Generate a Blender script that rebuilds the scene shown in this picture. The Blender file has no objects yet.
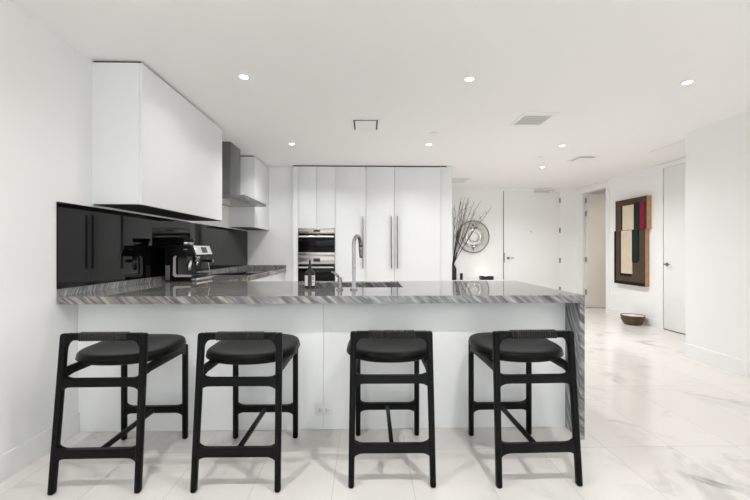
import bpy, bmesh, math, random
from mathutils import Vector, Matrix

SC = bpy.context.scene
COL = SC.collection
PI = math.pi

# ------------------------------------------------------------------ camera, world, light, exposure
cam_data = bpy.data.cameras.new('camera')
cam_data.sensor_fit = 'HORIZONTAL'
cam_data.sensor_width = 36.0
cam_data.lens = 370.0 / 750.0 * 36.0
cam_data.clip_start = 0.05
cam = bpy.data.objects.new('camera', cam_data)
COL.objects.link(cam)
cam.location = (0, 0, 1.2)
cam.rotation_euler = (PI / 2, 0, -0.0226)
SC.camera = cam

world = bpy.data.worlds.new('daylight')
SC.world = world
world.use_nodes = True
wbg = world.node_tree.nodes['Background']
wbg.inputs[0].default_value = (0.80, 0.90, 1.0, 1)
wbg.inputs[1].default_value = 1.0

SC.view_settings.view_transform = 'Standard'
SC.view_settings.look = 'None'
SC.view_settings.gamma = 1.0
SC.view_settings.use_curve_mapping = False
SC.view_settings.exposure = -0.67

WINDOW_POWER = 62.0
BOUNCE_FILL_POWER = 320.0
DOWNLIGHT_POWER = 5.0
SC.cycles.diffuse_bounces = 10
SC.cycles.glossy_bounces = 6
SC.cycles.max_bounces = 14
SC.cycles.sample_clamp_indirect = 0.0


def area_light(name, loc, rot, sx, sy, power, color=(1, 1, 1), shape='RECTANGLE', spread=PI):
    l = bpy.data.lights.new(name, 'AREA')
    l.shape = shape
    l.size = sx
    if shape in ('RECTANGLE', 'ELLIPSE'):
        l.size_y = sy
    l.energy = power
    l.color = color
    l.spread = spread
    o = bpy.data.objects.new(name, l)
    COL.objects.link(o)
    o.location = loc
    o.rotation_euler = rot
    return o


# daylight through the wide window behind the camera
area_light('window_daylight', (0.85, -6.85, 1.27), (PI / 2 - 0.35, 0, 0), 5.1, 2.3, WINDOW_POWER, (0.88, 0.95, 1.0))

# steep lamp added at that window; its floor bounce brightens the ceiling
area_light('ceiling_bounce_fill', (0.85, -6.85, 1.95), (math.radians(42), 0, 0), 5.0, 0.9, BOUNCE_FILL_POWER, (0.88, 0.95, 1.0), spread=math.radians(75))

# ------------------------------------------------------------------ materials
MAT = {}


def mat(name, col, rough=0.5, metal=0.0, spec=0.5, coat=0.0, bump=0.0, bscale=40.0, emit=None, estr=0.0, vary=0.0):
    m = bpy.data.materials.new(name)
    m.use_nodes = True
    nt = m.node_tree
    b = nt.nodes['Principled BSDF']
    b.inputs['Base Color'].default_value = (*col, 1)
    b.inputs['Roughness'].default_value = rough
    b.inputs['Metallic'].default_value = metal
    b.inputs['Specular IOR Level'].default_value = spec
    b.inputs['Coat Weight'].default_value = coat
    if emit:
        b.inputs['Emission Color'].default_value = (*emit, 1)
        b.inputs['Emission Strength'].default_value = estr
    if bump or vary:
        tc = nt.nodes.new('ShaderNodeTexCoord')
        n = nt.nodes.new('ShaderNodeTexNoise')
        n.inputs['Scale'].default_value = bscale
        n.inputs['Detail'].default_value = 4
        nt.links.new(tc.outputs['Object'], n.inputs['Vector'])
        if bump:
            bp = nt.nodes.new('ShaderNodeBump')
            bp.inputs['Strength'].default_value = bump
            bp.inputs['Distance'].default_value = 0.002
            nt.links.new(n.outputs['Fac'], bp.inputs['Height'])
            nt.links.new(bp.outputs['Normal'], b.inputs['Normal'])
        if vary:
            r = nt.nodes.new('ShaderNodeValToRGB')
            r.color_ramp.elements[0].position = 0.3
            r.color_ramp.elements[1].position = 0.7
            r.color_ramp.elements[0].color = (*[c * (1 - vary) for c in col], 1)
            r.color_ramp.elements[1].color = (*[min(1, c * (1 + vary)) for c in col], 1)
            nt.links.new(n.outputs['Fac'], r.inputs['Fac'])
            nt.links.new(r.outputs['Color'], b.inputs['Base Color'])
    MAT[name] = m
    return m


mat('wall_paint', (0.88, 0.88, 0.875), 0.7, bump=0.05, bscale=180)
mat('ceiling_paint', (0.89, 0.88, 0.865), 0.8, bump=0.05, bscale=180)
mat('trim_paint', (0.88, 0.88, 0.875), 0.4, bump=0.02, bscale=60)
mat('door_paint', (0.86, 0.86, 0.86), 0.45, bump=0.02, bscale=60)
mat('door_beige', (0.74, 0.70, 0.65), 0.5, bump=0.02, bscale=60)
mat('lacquer', (0.82, 0.83, 0.835), 0.42, bump=0.01, bscale=20)
mat('panel_lacquer', (0.89, 0.905, 0.91), 0.3, bump=0.01, bscale=20)
mat('shadow_gap', (0.03, 0.03, 0.03), 0.8, bump=0.02)
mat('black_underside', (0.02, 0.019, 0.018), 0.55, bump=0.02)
mat('black_glass', (0.003, 0.0035, 0.004), 0.012, spec=0.24, vary=0.05, bscale=2)
mat('oven_glass', (0.004, 0.004, 0.0045), 0.03, spec=0.25, vary=0.05, bscale=2)
mat('display', (0.012, 0.010, 0.010), 0.08, vary=0.05, bscale=5)
mat('black_plastic', (0.008, 0.008, 0.0085), 0.34, spec=0.2, bump=0.03, bscale=200)
mat('grey_plastic', (0.17, 0.18, 0.19), 0.3, bump=0.02)
mat('black_wood', (0.004, 0.004, 0.004), 0.38, spec=0.13, bump=0.12, bscale=90)
mat("black_leather", (0.004, 0.0037, 0.0034), 0.30, spec=0.12, bump=0.10, bscale=120)
mat('black_cord', (0.008, 0.0075, 0.007), 0.33, spec=0.4, bump=0.25, bscale=220)
mat('chrome', (0.50, 0.49, 0.475), 0.16, 1.0, vary=0.03, bscale=12)
mat('faucet_metal', (0.34, 0.33, 0.32), 0.27, 1.0, vary=0.03, bscale=12)
mat('dish_taupe', (0.58, 0.56, 0.53), 0.5, 0.2, vary=0.06, bscale=8)
mat('dark_handle', (0.24, 0.235, 0.23), 0.35, 1.0, vary=0.05, bscale=12)
mat('hinge_metal', (0.35, 0.34, 0.33), 0.35, 1.0, vary=0.05)
mat('polished_silver', (0.80, 0.79, 0.77), 0.08, 1.0, vary=0.03, bscale=8)
mat('tarnished_silver', (0.34, 0.33, 0.31), 0.28, 1.0, vary=0.15, bscale=6)
mat('pale_silver', (0.66, 0.64, 0.61), 0.35, 0.4, vary=0.05, bscale=8)
mat('white_plastic', (0.82, 0.82, 0.82), 0.4, bump=0.01)
mat('grille_grey', (0.66, 0.65, 0.64), 0.5, bump=0.02)
mat('hatch_grey', (0.74, 0.73, 0.71), 0.7, bump=0.02)
mat('black_matte', (0.010, 0.010, 0.010), 0.5, bump=0.05)
mat('twig', (0.03, 0.027, 0.025), 0.8, vary=0.4, bscale=30)
mat('bottle_glass', (0.012, 0.007, 0.004), 0.06, vary=0.1, bscale=8)
mat('label_paper', (0.78, 0.78, 0.76), 0.6, vary=0.03)
mat('label_ink', (0.02, 0.02, 0.02), 0.6, vary=0.03)
mat('art_brown', (0.075, 0.052, 0.036), 0.55, spec=0.2, vary=0.12, bscale=9)
mat('art_cream', (0.64, 0.54, 0.42), 0.6, spec=0.2, vary=0.05, bscale=9)
mat('art_green', (0.004, 0.015, 0.012), 0.5, spec=0.2, vary=0.1, bscale=9)
mat('art_red', (0.22, 0.008, 0.038), 0.5, spec=0.2, vary=0.1, bscale=9)
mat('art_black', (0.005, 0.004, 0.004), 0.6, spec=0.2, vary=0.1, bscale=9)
mat('light_wood', (0.46, 0.27, 0.14), 0.5, vary=0.15, bscale=14)
mat('bowl_wood', (0.075, 0.036, 0.018), 0.45, vary=0.35, bscale=14)
mat('bowl_inside', (0.78, 0.74, 0.68), 0.6, vary=0.12, bscale=10)
mat('lamp_glow', (1, 1, 1), 0.5, emit=(1.0, 0.98, 0.95), estr=14.0, vary=0.01)
mat('uplight_glow', (1, 1, 1), 0.5, emit=(1.0, 0.94, 0.85), estr=14.0, vary=0.01)
mat('trim_white', (0.85, 0.85, 0.84), 0.5, bump=0.01)


def steel(name, col, rough, axis):
    """brushed stainless steel: noise stretched along one axis"""
    m = bpy.data.materials.new(name)
    m.use_nodes = True
    nt = m.node_tree
    b = nt.nodes['Principled BSDF']
    b.inputs['Metallic'].default_value = 1.0
    b.inputs['Roughness'].default_value = rough
    tc = nt.nodes.new('ShaderNodeTexCoord')
    mp = nt.nodes.new('ShaderNodeMapping')
    sc = [260, 260, 260]
    sc[axis] = 3
    mp.inputs['Scale'].default_value = sc
    n = nt.nodes.new('ShaderNodeTexNoise')
    n.inputs['Scale'].default_value = 1.0
    r = nt.nodes.new('ShaderNodeValToRGB')
    r.color_ramp.elements[0].color = (*[c * 0.9 for c in col], 1)
    r.color_ramp.elements[1].color = (*[min(1, c * 1.08) for c in col], 1)
    nt.links.new(tc.outputs['Object'], mp.inputs['Vector'])
    nt.links.new(mp.outputs['Vector'], n.inputs['Vector'])
    nt.links.new(n.outputs['Fac'], r.inputs['Fac'])
    nt.links.new(r.outputs['Color'], b.inputs['Base Color'])
    MAT[name] = m


steel('steel', (0.62, 0.59, 0.55), 0.26, 0)
steel('hood_steel', (0.22, 0.22, 0.22), 0.28, 2)


def counter_stone(name='counter_stone', brown=1.0):
    """grey quartzite with diagonal white and brown streaks, polished"""
    m = bpy.data.materials.new(name)
    m.use_nodes = True
    nt = m.node_tree
    N, L = nt.nodes, nt.links
    b = N['Principled BSDF']
    b.inputs['Roughness'].default_value = 0.035
    tc = N.new('ShaderNodeTexCoord')
    # thin tilted layers: lengthwise streaks on top, diagonal ones on the edges
    mp = N.new('ShaderNodeMapping')
    mp.vector_type = 'TEXTURE'
    mp.inputs['Rotation'].default_value = Vector((-0.42, 1.0, -0.50)).to_track_quat('Z', 'X').to_euler()
    mp.inputs['Scale'].default_value = (0.26, 0.26, 0.013)
    L.new(tc.outputs['Object'], mp.inputs['Vector'])
    warp = N.new('ShaderNodeTexNoise')
    warp.inputs['Scale'].default_value = 3.0
    warp.inputs['Detail'].default_value = 3
    L.new(tc.outputs['Object'], warp.inputs['Vector'])
    ad = N.new('ShaderNodeVectorMath')
    ad.operation = 'MULTIPLY_ADD'
    ad.inputs[1].default_value = (2.2, 2.2, 2.2)
    L.new(warp.outputs['Color'], ad.inputs[0])
    L.new(mp.outputs['Vector'], ad.inputs[2])
    n1 = N.new('ShaderNodeTexNoise')
    n1.inputs['Scale'].default_value = 1.0
    n1.inputs['Detail'].default_value = 8
    n1.inputs['Roughness'].default_value = 0.62
    L.new(ad.outputs[0], n1.inputs['Vector'])
    r1 = N.new('ShaderNodeValToRGB')
    e = r1.color_ramp.elements
    e[0].position = 0.33; e[0].color = (0.075, 0.076, 0.078, 1)
    e[1].position = 0.70; e[1].color = (0.60, 0.60, 0.60, 1)
    a = e.new(0.44); a.color = (0.14, 0.142, 0.145, 1)
    a = e.new(0.53); a.color = (0.24, 0.245, 0.25, 1)
    a = e.new(0.61); a.color = (0.36, 0.362, 0.365, 1)
    L.new(n1.outputs['Fac'], r1.inputs['Fac'])
    n2 = N.new('ShaderNodeTexNoise')
    n2.inputs['Scale'].default_value = 0.55
    n2.inputs['Detail'].default_value = 3
    L.new(ad.outputs[0], n2.inputs['Vector'])
    r2 = N.new('ShaderNodeValToRGB')
    r2.color_ramp.elements[0].position = 0.40
    r2.color_ramp.elements[1].position = 0.58
    L.new(n2.outputs['Fac'], r2.inputs['Fac'])
    # brown only on broad patches
    mx = N.new('ShaderNodeMix')
    mx.data_type = 'RGBA'
    # the left half of the slab is browner
    sp_ = N.new('ShaderNodeSeparateXYZ')
    L.new(tc.outputs['Object'], sp_.inputs[0])
    mr = N.new('ShaderNodeMapRange')
    mr.inputs[1].default_value = 0.1
    mr.inputs[2].default_value = -1.1
    mr.inputs[3].default_value = 0.15 * brown
    mr.inputs[4].default_value = brown
    L.new(sp_.outputs[0], mr.inputs[0])
    ml = N.new('ShaderNodeMath')
    ml.operation = 'MULTIPLY'
    L.new(r2.outputs['Color'], ml.inputs[0])
    L.new(mr.outputs[0], ml.inputs[1])
    L.new(ml.outputs[0], mx.inputs[0])
    L.new(r1.outputs['Color'], mx.inputs[6])
    mx2 = N.new('ShaderNodeMix')
    mx2.data_type = 'RGBA'
    mx2.blend_type = 'MULTIPLY'
    mx2.inputs[0].default_value = 1.0
    mx2.inputs[7].default_value = (1.18, 1.03, 0.88, 1)
    L.new(r1.outputs['Color'], mx2.inputs[6])
    L.new(mx2.outputs[2], mx.inputs[7])
    L.new(mx.outputs[2], b.inputs['Base Color'])
    MAT[name] = m


counter_stone()
counter_stone('grey_stone', 0.12)


def floor_marble():
    m = bpy.data.materials.new('floor_marble')
    m.use_nodes = True
    nt = m.node_tree
    N, L = nt.nodes, nt.links
    b = N['Principled BSDF']
    tc = N.new('ShaderNodeTexCoord')
    sep = N.new('ShaderNodeSeparateXYZ')
    L.new(tc.outputs['Object'], sep.inputs[0])

    def math_(op, a, v=None, w=None):
        n = N.new('ShaderNodeMath')
        n.operation = op
        for i, q in enumerate((a, v, w)):
            if q is None:
                continue
            if isinstance(q, (int, float)):
                n.inputs[i].default_value = q
            else:
                L.new(q, n.inputs[i])
        return n.outputs[0]

    TX, TY = 0.405, 1.0
    px = math_('DIVIDE', math_('SUBTRACT', sep.outputs[0], 0.235), TX)
    py = math_('DIVIDE', math_('SUBTRACT', sep.outputs[1], 0.22), TY)
    fx = math_('ABSOLUTE', math_('SUBTRACT', math_('FRACT', math_('ADD', px, 0.5)), 0.5))
    fy = math_('ABSOLUTE', math_('SUBTRACT', math_('FRACT', math_('ADD', py, 0.5)), 0.5))
    gx = math_('LESS_THAN', fx, 0.0020 / TX)
    gy = math_('LESS_THAN', fy, 0.0024 / TY)
    grout = math_('MAXIMUM', gx, gy)
    # per-tile offset
    cmb = N.new('ShaderNodeCombineXYZ')
    L.new(math_('FLOOR', px), cmb.inputs[0])
    L.new(math_('FLOOR', py), cmb.inputs[1])
    wn = N.new('ShaderNodeTexWhiteNoise')
    wn.noise_dimensions = '3D'
    L.new(cmb.outputs[0], wn.inputs['Vector'])
    off = N.new('ShaderNodeVectorMath')
    off.operation = 'MULTIPLY_ADD'
    off.inputs[1].default_value = (7, 7, 7)
    L.new(wn.outputs['Color'], off.inputs[0])
    L.new(tc.outputs['Object'], off.inputs[2])
    mp = N.new('ShaderNodeMapping')
    mp.vector_type = 'TEXTURE'
    mp.inputs['Rotation'].default_value = (0, 0, -0.5)
    mp.inputs['Scale'].default_value = (0.75, 0.36, 0.4)
    L.new(off.outputs[0], mp.inputs['Vector'])
    n1 = N.new('ShaderNodeTexNoise')
    n1.inputs['Scale'].default_value = 1.0
    n1.inputs['Detail'].default_value = 6
    n1.inputs['Roughness'].default_value = 0.6
    n1.inputs['Distortion'].default_value = 1.2
    L.new(mp.outputs[0], n1.inputs['Vector'])
    r1 = N.new('ShaderNodeValToRGB')
    e = r1.color_ramp.elements
    e[0].position = 0.25; e[0].color = (0.36, 0.355, 0.35, 1)
    e[1].position = 0.47; e[1].color = (0.80, 0.768, 0.735, 1)
    a = e.new(0.325); a.color = (0.56, 0.545, 0.53, 1)
    a = e.new(0.38); a.color = (0.74, 0.715, 0.69, 1)
    L.new(n1.outputs['Fac'], r1.inputs['Fac'])
    cl = N.new('ShaderNodeTexNoise')
    cl.inputs['Scale'].default_value = 1.9
    cl.inputs['Detail'].default_value = 5
    cl.inputs['Roughness'].default_value = 0.62
    cl.inputs['Distortion'].default_value = 0.8
    L.new(off.outputs[0], cl.inputs['Vector'])
    rc = N.new('ShaderNodeValToRGB')
    rc.color_ramp.elements[0].position = 0.30
    rc.color_ramp.elements[0].color = (0.76, 0.765, 0.77, 1)
    rc.color_ramp.elements[1].position = 0.42
    rc.color_ramp.elements[1].color = (1, 1, 1, 1)
    L.new(cl.outputs['Fac'], rc.inputs['Fac'])
    cm_ = N.new('ShaderNodeMix')
    cm_.data_type = 'RGBA'
    cm_.blend_type = 'MULTIPLY'
    cm_.inputs[0].default_value = 1.0
    L.new(r1.outputs['Color'], cm_.inputs[6])
    L.new(rc.outputs['Color'], cm_.inputs[7])
    # tile to tile tone
    tone = N.new('ShaderNodeMix')
    tone.data_type = 'RGBA'
    tone.blend_type = 'MULTIPLY'
    tone.inputs[0].default_value = 1.0
    rt = N.new('ShaderNodeValToRGB')
    rt.color_ramp.elements[0].color = (0.95, 0.95, 0.95, 1)
    rt.color_ramp.elements[1].color = (1, 1, 1, 1)
    L.new(wn.outputs['Value'], rt.inputs['Fac'])
    L.new(cm_.outputs[2], tone.inputs[6])
    L.new(rt.outputs['Color'], tone.inputs[7])
    mx = N.new('ShaderNodeMix')
    mx.data_type = 'RGBA'
    L.new(grout, mx.inputs[0])
    L.new(tone.outputs[2], mx.inputs[6])
    mx.inputs[7].default_value = (0.60, 0.585, 0.565, 1)
    L.new(mx.outputs[2], b.inputs['Base Color'])
    b.inputs['Roughness'].default_value = 0.16
    MAT['floor_marble'] = m


floor_marble()

# ------------------------------------------------------------------ mesh helpers


def box(bm, x0, x1, y0, y1, z0, z1, bev=0.0, seg=2):
    r = bmesh.ops.create_cube(bm, size=1.0)
    vs = r['verts']
    for v in vs:
        v.co = Vector(((x0 + x1) / 2 + v.co.x * (x1 - x0), (y0 + y1) / 2 + v.co.y * (y1 - y0), (z0 + z1) / 2 + v.co.z * (z1 - z0)))
    if bev:
        es = list({e for v in vs for e in v.link_edges})
        bmesh.ops.bevel(bm, geom=es, offset=bev, segments=seg, affect='EDGES', profile=0.5)
    return bm


def frame_from(d):
    d = d.normalized()
    up = Vector((0, 0, 1)) if abs(d.z) < 0.95 else Vector((0, 1, 0))
    a = d.cross(up).normalized()
    b = a.cross(d).normalized()
    return a, b


def tube(bm, pts, rad, n=12, caps=True):
    """round tube along points; rad is a number or a list"""
    pts = [Vector(p) for p in pts]
    rings = []
    a = b = None
    for i, p in enumerate(pts):
        if i == 0:
            d = pts[1] - pts[0]
        elif i == len(pts) - 1:
            d = pts[-1] - pts[-2]
        else:
            d = (pts[i + 1] - pts[i]).normalized() + (pts[i] - pts[i - 1]).normalized()
        d = d.normalized()
        if a is None:
            a, b = frame_from(d)
        else:
            a = (a - d * a.dot(d)).normalized()
            b = d.cross(a).normalized()
        r = rad[i] if isinstance(rad, (list, tuple)) else rad
        rings.append([bm.verts.new(p + (a * math.cos(2 * PI * k / n) + b * math.sin(2 * PI * k / n)) * r) for k in range(n)])
    for i in range(len(rings) - 1):
        for k in range(n):
            bm.faces.new((rings[i][k], rings[i][(k + 1) % n], rings[i + 1][(k + 1) % n], rings[i + 1][k]))
    if caps:
        bm.faces.new(list(reversed(rings[0])))
        bm.faces.new(rings[-1])
    return bm


def lathe(bm, prof, n=32, M=None, close=True):
    """revolve (r, z) profile about z; M places it"""
    M = M or Matrix.Identity(4)
    rings = []
    for r, z in prof:
        if r < 1e-6:
            rings.append([bm.verts.new(M @ Vector((0, 0, z)))])
        else:
            rings.append([bm.verts.new(M @ Vector((r * math.cos(2 * PI * k / n), r * math.sin(2 * PI * k / n), z))) for k in range(n)])
    for A, B in zip(rings[:-1], rings[1:]):
        for k in range(n):
            k2 = (k + 1) % n
            if len(A) == 1 and len(B) == 1:
                continue
            if len(A) == 1:
                bm.faces.new((A[0], B[k2], B[k]))
            elif len(B) == 1:
                bm.faces.new((A[k], A[k2], B[0]))
            else:
                bm.faces.new((A[k], A[k2], B[k2], B[k]))
    return bm


def prism(bm, poly, axis, a0, a1, bev=0.0):
    """extrude a 2-D outline along an axis. axis 'y': poly is (x,z); 'x': (y,z); 'z': (x,y)"""
    def P(u, v, w):
        return {'y': (u, w, v), 'x': (w, u, v), 'z': (u, v, w)}[axis]
    A = [bm.verts.new(P(u, v, a0)) for u, v in poly]
    B = [bm.verts.new(P(u, v, a1)) for u, v in poly]
    fs = [bm.faces.new(A), bm.faces.new(list(reversed(B)))]
    n = len(poly)
    for i in range(n):
        fs.append(bm.faces.new((A[i], B[i], B[(i + 1) % n], A[(i + 1) % n])))
    if bev:
        es = [e for f in fs[:2] for e in f.edges]
        bmesh.ops.bevel(bm, geom=es, offset=bev, segments=2, affect='EDGES', profile=0.5, clamp_overlap=True)
    return bm


def obj(name, bm, m, parent=None, loc=(0, 0, 0), smooth=False, angle=None):
    bmesh.ops.recalc_face_normals(bm, faces=bm.faces)
    me = bpy.data.meshes.new(name)
    bm.to_mesh(me)
    bm.free()
    if smooth or angle:
        for p in me.polygons:
            p.use_smooth = True
        me.set_sharp_from_angle(angle=math.radians(angle or 35))
    o = bpy.data.objects.new(name, me)
    COL.objects.link(o)
    o.location = loc
    me.materials.append(MAT[m])
    if parent:
        o.parent = parent
    return o


def tag(o, label, cat, group=None, kind=None):
    o['label'] = label
    o['category'] = cat
    if group:
        o['group'] = group
    if kind:
        o['kind'] = kind
    return o


def thing(name, label, cat, loc=(0, 0, 0), rotz=0.0, group=None, kind=None):
    o = bpy.data.objects.new(name, None)
    o.empty_display_size = 0.1
    COL.objects.link(o)
    o.location = loc
    o.rotation_euler = (0, 0, rotz)
    return tag(o, label, cat, group, kind)


def copy_thing(root, loc, rotz, label):
    r = root.copy()
    COL.objects.link(r)
    r.location = loc
    r.rotation_euler = (0, 0, rotz)
    r['label'] = label
    for ch in list(root.children):
        c = ch.copy()
        COL.objects.link(c)
        c.parent = r
        for g in list(ch.children):
            d = g.copy()
            COL.objects.link(d)
            d.parent = c
    return r


def bx(name, dims, m, parent=None, bev=0.0, loc=(0, 0, 0)):
    return obj(name, box(bmesh.new(), *dims, bev=bev), m, parent, loc, angle=30 if bev else None)


# ------------------------------------------------------------------ dimensions of the place
XL, XRB, XH = -1.90, 3.60, 4.51           # left wall, near right wall, hall wall
D_FRONT, D_PANEL, D_PEN = 2.31, 2.477, 3.40
D_TALL, D_KIT, D_END, D_REAR = 5.76, 5.92, 7.85, -7.0
CEIL, TOP, UNDER = 2.515, 0.914, 0.866
XR = 1.379
D_RB = 4.10


def struct(name, dims_list, m, label, cat, bev=0):
    bm = bmesh.new()
    for d in dims_list:
        box(bm, *d, bev=bev)
    return tag(obj(name, bm, m), label, cat, kind='structure')


# ------------------------------------------------------------------ shell
struct('floor', [(-2.1, 6.6, D_REAR - 0.2, 8.4, -0.06, 0.0)], 'floor_marble', 'white marble tile floor with grey smudged veins', 'floor')
struct('ceiling', [(-2.1, 6.6, D_REAR - 0.2, 8.4, CEIL, CEIL + 0.1)], 'ceiling_paint', 'flat off-white ceiling dotted with small recessed lights', 'ceiling')
struct('wall_left', [(XL - 0.15, XL, D_REAR, 6.4, 0, CEIL)], 'wall_paint', 'plain white wall along the left side', 'wall')
struct('wall_kitchen', [(XL, -1.065, D_KIT, 6.4, 0, CEIL)], 'wall_paint', 'white wall behind the end of the left worktop', 'wall')
struct('wall_hall_left', [(XL, 1.335, 6.4, D_END, 0, CEIL)], 'wall_paint', 'white wall behind the tall cabinets', 'wall')
struct('wall_right', [(XRB, 4.66, D_REAR, D_RB, 0, CEIL)], 'wall_paint', 'plain white wall ending in a corner at the right', 'wall')
struct('wall_hall', [(XH, XH + 0.15, D_RB, 6.858, 0, CEIL), (XH, XH + 0.15, 7.614, 8.2, 0, CEIL), (XH, XH + 0.15, 6.858, 7.614, 2.40, CEIL)],
       'wall_paint', 'white hall wall with the open doorway and the artwork', 'wall')
struct('wall_entry', [(1.0, XH, D_END, D_END + 0.15, 0, CEIL)], 'wall_paint', 'white wall at the far end holding the entrance door', 'wall')
struct('wall_far_room', [(XH + 0.15, 6.4, 8.2, 8.3, 0, CEIL), (6.3, 6.4, 6.0, 8.2, 0, CEIL), (XH + 0.15, 6.4, 5.9, 6.0, 0, CEIL)],
       'wall_paint', 'walls of the small room behind the open door', 'wall')
struct('wall_rear', [(XL, -1.75, D_REAR - 0.15, D_REAR, 0, CEIL), (3.45, XRB, D_REAR - 0.15, D_REAR, 0, CEIL),
                     (-1.75, 3.45, D_REAR - 0.15, D_REAR, 2.44, CEIL)], 'wall_paint', 'white wall around the wide window behind the camera', 'wall')
# wide window behind the camera
w1 = thing('window_1', 'wide floor to ceiling window behind the camera', 'window', (0.85, D_REAR - 0.08, 0), kind='structure')
bm = bmesh.new()
for x in (-2.6, -1.3, 0.0, 1.3, 2.55):
    box(bm, x, x + 0.05, -0.03, 0.03, 0.0, 2.44)
box(bm, -2.6, 2.6, -0.03, 0.03, 0.0, 0.05)
box(bm, -2.6, 2.6, -0.03, 0.03, 2.39, 2.44)
obj('window_frame', bm, 'hinge_metal', w1)

# baseboards
BH, BT = 0.135, 0.014
struct('baseboard_left', [(XL, XL + BT, D_REAR, D_PANEL - 0.002, 0, BH)], 'trim_paint', 'white baseboard along the left wall', 'baseboard', 0.003)
struct('baseboard_right', [(XRB - BT, XRB, D_REAR, D_RB + BT, 0, 0.15)], 'trim_paint', 'tall white baseboard below the near right wall', 'baseboard', 0.003)
struct('baseboard_hall', [(XH - BT, XH, 5.60, 6.77, 0, 0.12)], 'trim_paint', 'white baseboard of the hall wall beside the wooden bowl', 'baseboard', 0.003)
struct('baseboard_entry', [(1.34, 2.88, D_END - BT, D_END, 0, 0.12)], 'trim_paint', 'white baseboard under the round wall sculpture', 'baseboard', 0.003)

# casing round the doorway and round the closed hall door
struct('trim_1', [(XH - 0.016, XH, 6.77, 6.858, 0, 2.475), (XH - 0.016, XH, 7.614, 7.70, 0, 2.475), (XH - 0.016, XH, 6.858, 7.614, 2.39, 2.475)],
       'trim_paint', 'white casing around the open doorway', 'door casing')
struct('trim_2', [(XH - 0.016, XH, 5.515, 5.60, 0, 2.50), (XH - 0.016, XH, 4.49, 5.515, 2.435, 2.50), (XH - 0.016, XH, 4.41, 4.49, 0, 2.50)],
       'trim_paint', 'white casing around the closed hall door', 'door casing')


def hinge(parent, x, y, z, h=0.10):
    bm = bmesh.new()
    tube(bm, [(x, y, z - h / 2), (x, y, z + h / 2)], 0.010, 10)
    box(bm, x - 0.018, x + 0.018, y - 0.004, y + 0.006, z - h / 2, z + h / 2)
    obj('hinge', bm, 'hinge_metal', parent)


def lever(parent, M, side=1):
    """rose and lever of a door, local: sticks out along +y, lever along x"""
    bm = bmesh.new()
    lathe(bm, [(0, 0), (0.027, 0), (0.027, 0.008), (0, 0.008)], 20, M @ Matrix.Rotation(-PI / 2, 4, 'X'))
    pts = [M @ Vector(p) for p in ((0, 0.004, 0), (0, 0.05, 0), (side * 0.012, 0.058, 0), (side * 0.105, 0.058, 0))]
    tube(bm, pts, 0.009, 10)
    obj('door_handle', bm, 'dark_handle', parent, smooth=True, angle=40)


# entrance door (front faces the camera, -Y)
d1 = thing('door_1', 'white flush entrance door with lever handle at the far end', 'door', (2.92, D_END, 0), kind='structure')
DW = 1.215
bx('door_leaf', (0.012, DW, -0.012, -0.001, 0.008, 2.455), 'door_paint', d1, 0.002)
bx('door_gap', (0.002, 0.010, -0.010, -0.001, 0.0, 2.46), 'shadow_gap', d1)
for z in (0.36, 0.98, 1.62, 2.26):
    hinge(d1, DW + 0.004, -0.016, z)
lever(d1, Matrix.Translation((0.10, -0.012, 1.03)) @ Matrix.Rotation(PI, 4, 'Z'), -1)
bx('lock_plate', (0.012, 0.030, -0.016, -0.012, 0.93, 1.14), 'hinge_metal', d1)
bm = bmesh.new()
lathe(bm, [(0, 0), (0.012, 0), (0.010, 0.006), (0, 0.006)], 14, Matrix.Translation((0.60, -0.012, 1.59)) @ Matrix.Rotation(PI / 2, 4, 'X'))
obj('peephole', bm, 'dark_handle', d1)
bm = bmesh.new()
box(bm, 0.66, 0.98, -0.060, -0.013, 2.425, 2.455, 0.004)
tube(bm, [(0.70, -0.07, 2.46), (1.0, -0.11, 2.46), (1.07, -0.05, 2.46)], 0.008, 8)
obj('door_closer', bm, 'pale_silver', d1)

# open door standing in the room behind the hall wall
d2 = thing('door_2', 'beige door standing open inside the hall doorway', 'door', (XH + 0.02, 7.595, 0), kind='structure')
bx('door_leaf', (0.01, 0.80, -0.045, 0.0, 0.010, 2.36), 'door_beige', d2, 0.002)
for z in (0.33, 1.0, 1.95, 2.22):
    hinge(d2, 0.0, -0.052, z, 0.11)

# closed hall door (faces -X)
d3 = thing('door_3', 'white flush door on the hall wall right of the artwork', 'door', (XH, 5.0, 0), kind='structure')
bx('door_leaf', (-0.008, -0.001, -0.508, 0.508, 0.012, 2.43), 'door_paint', d3, 0.001)
bx('door_gap', (-0.004, -0.001, -0.511, 0.511, 0.0, 2.432), 'shadow_gap', d3)
lever(d3, Matrix.Translation((-0.008, 0.445, 0.985)) @ Matrix.Rotation(PI / 2, 4, 'Z'), -1)

# ------------------------------------------------------------------ kitchen : left side
# black glass splashback
tag(bx('backsplash_panel', (0, 0.008, D_FRONT, D_KIT - 0.001, TOP + 0.046, 1.497), 'black_glass', loc=(XL + 0.0005, 0, 0)),
    'glossy black glass backsplash on the left wall above the worktop', 'backsplash')

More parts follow.
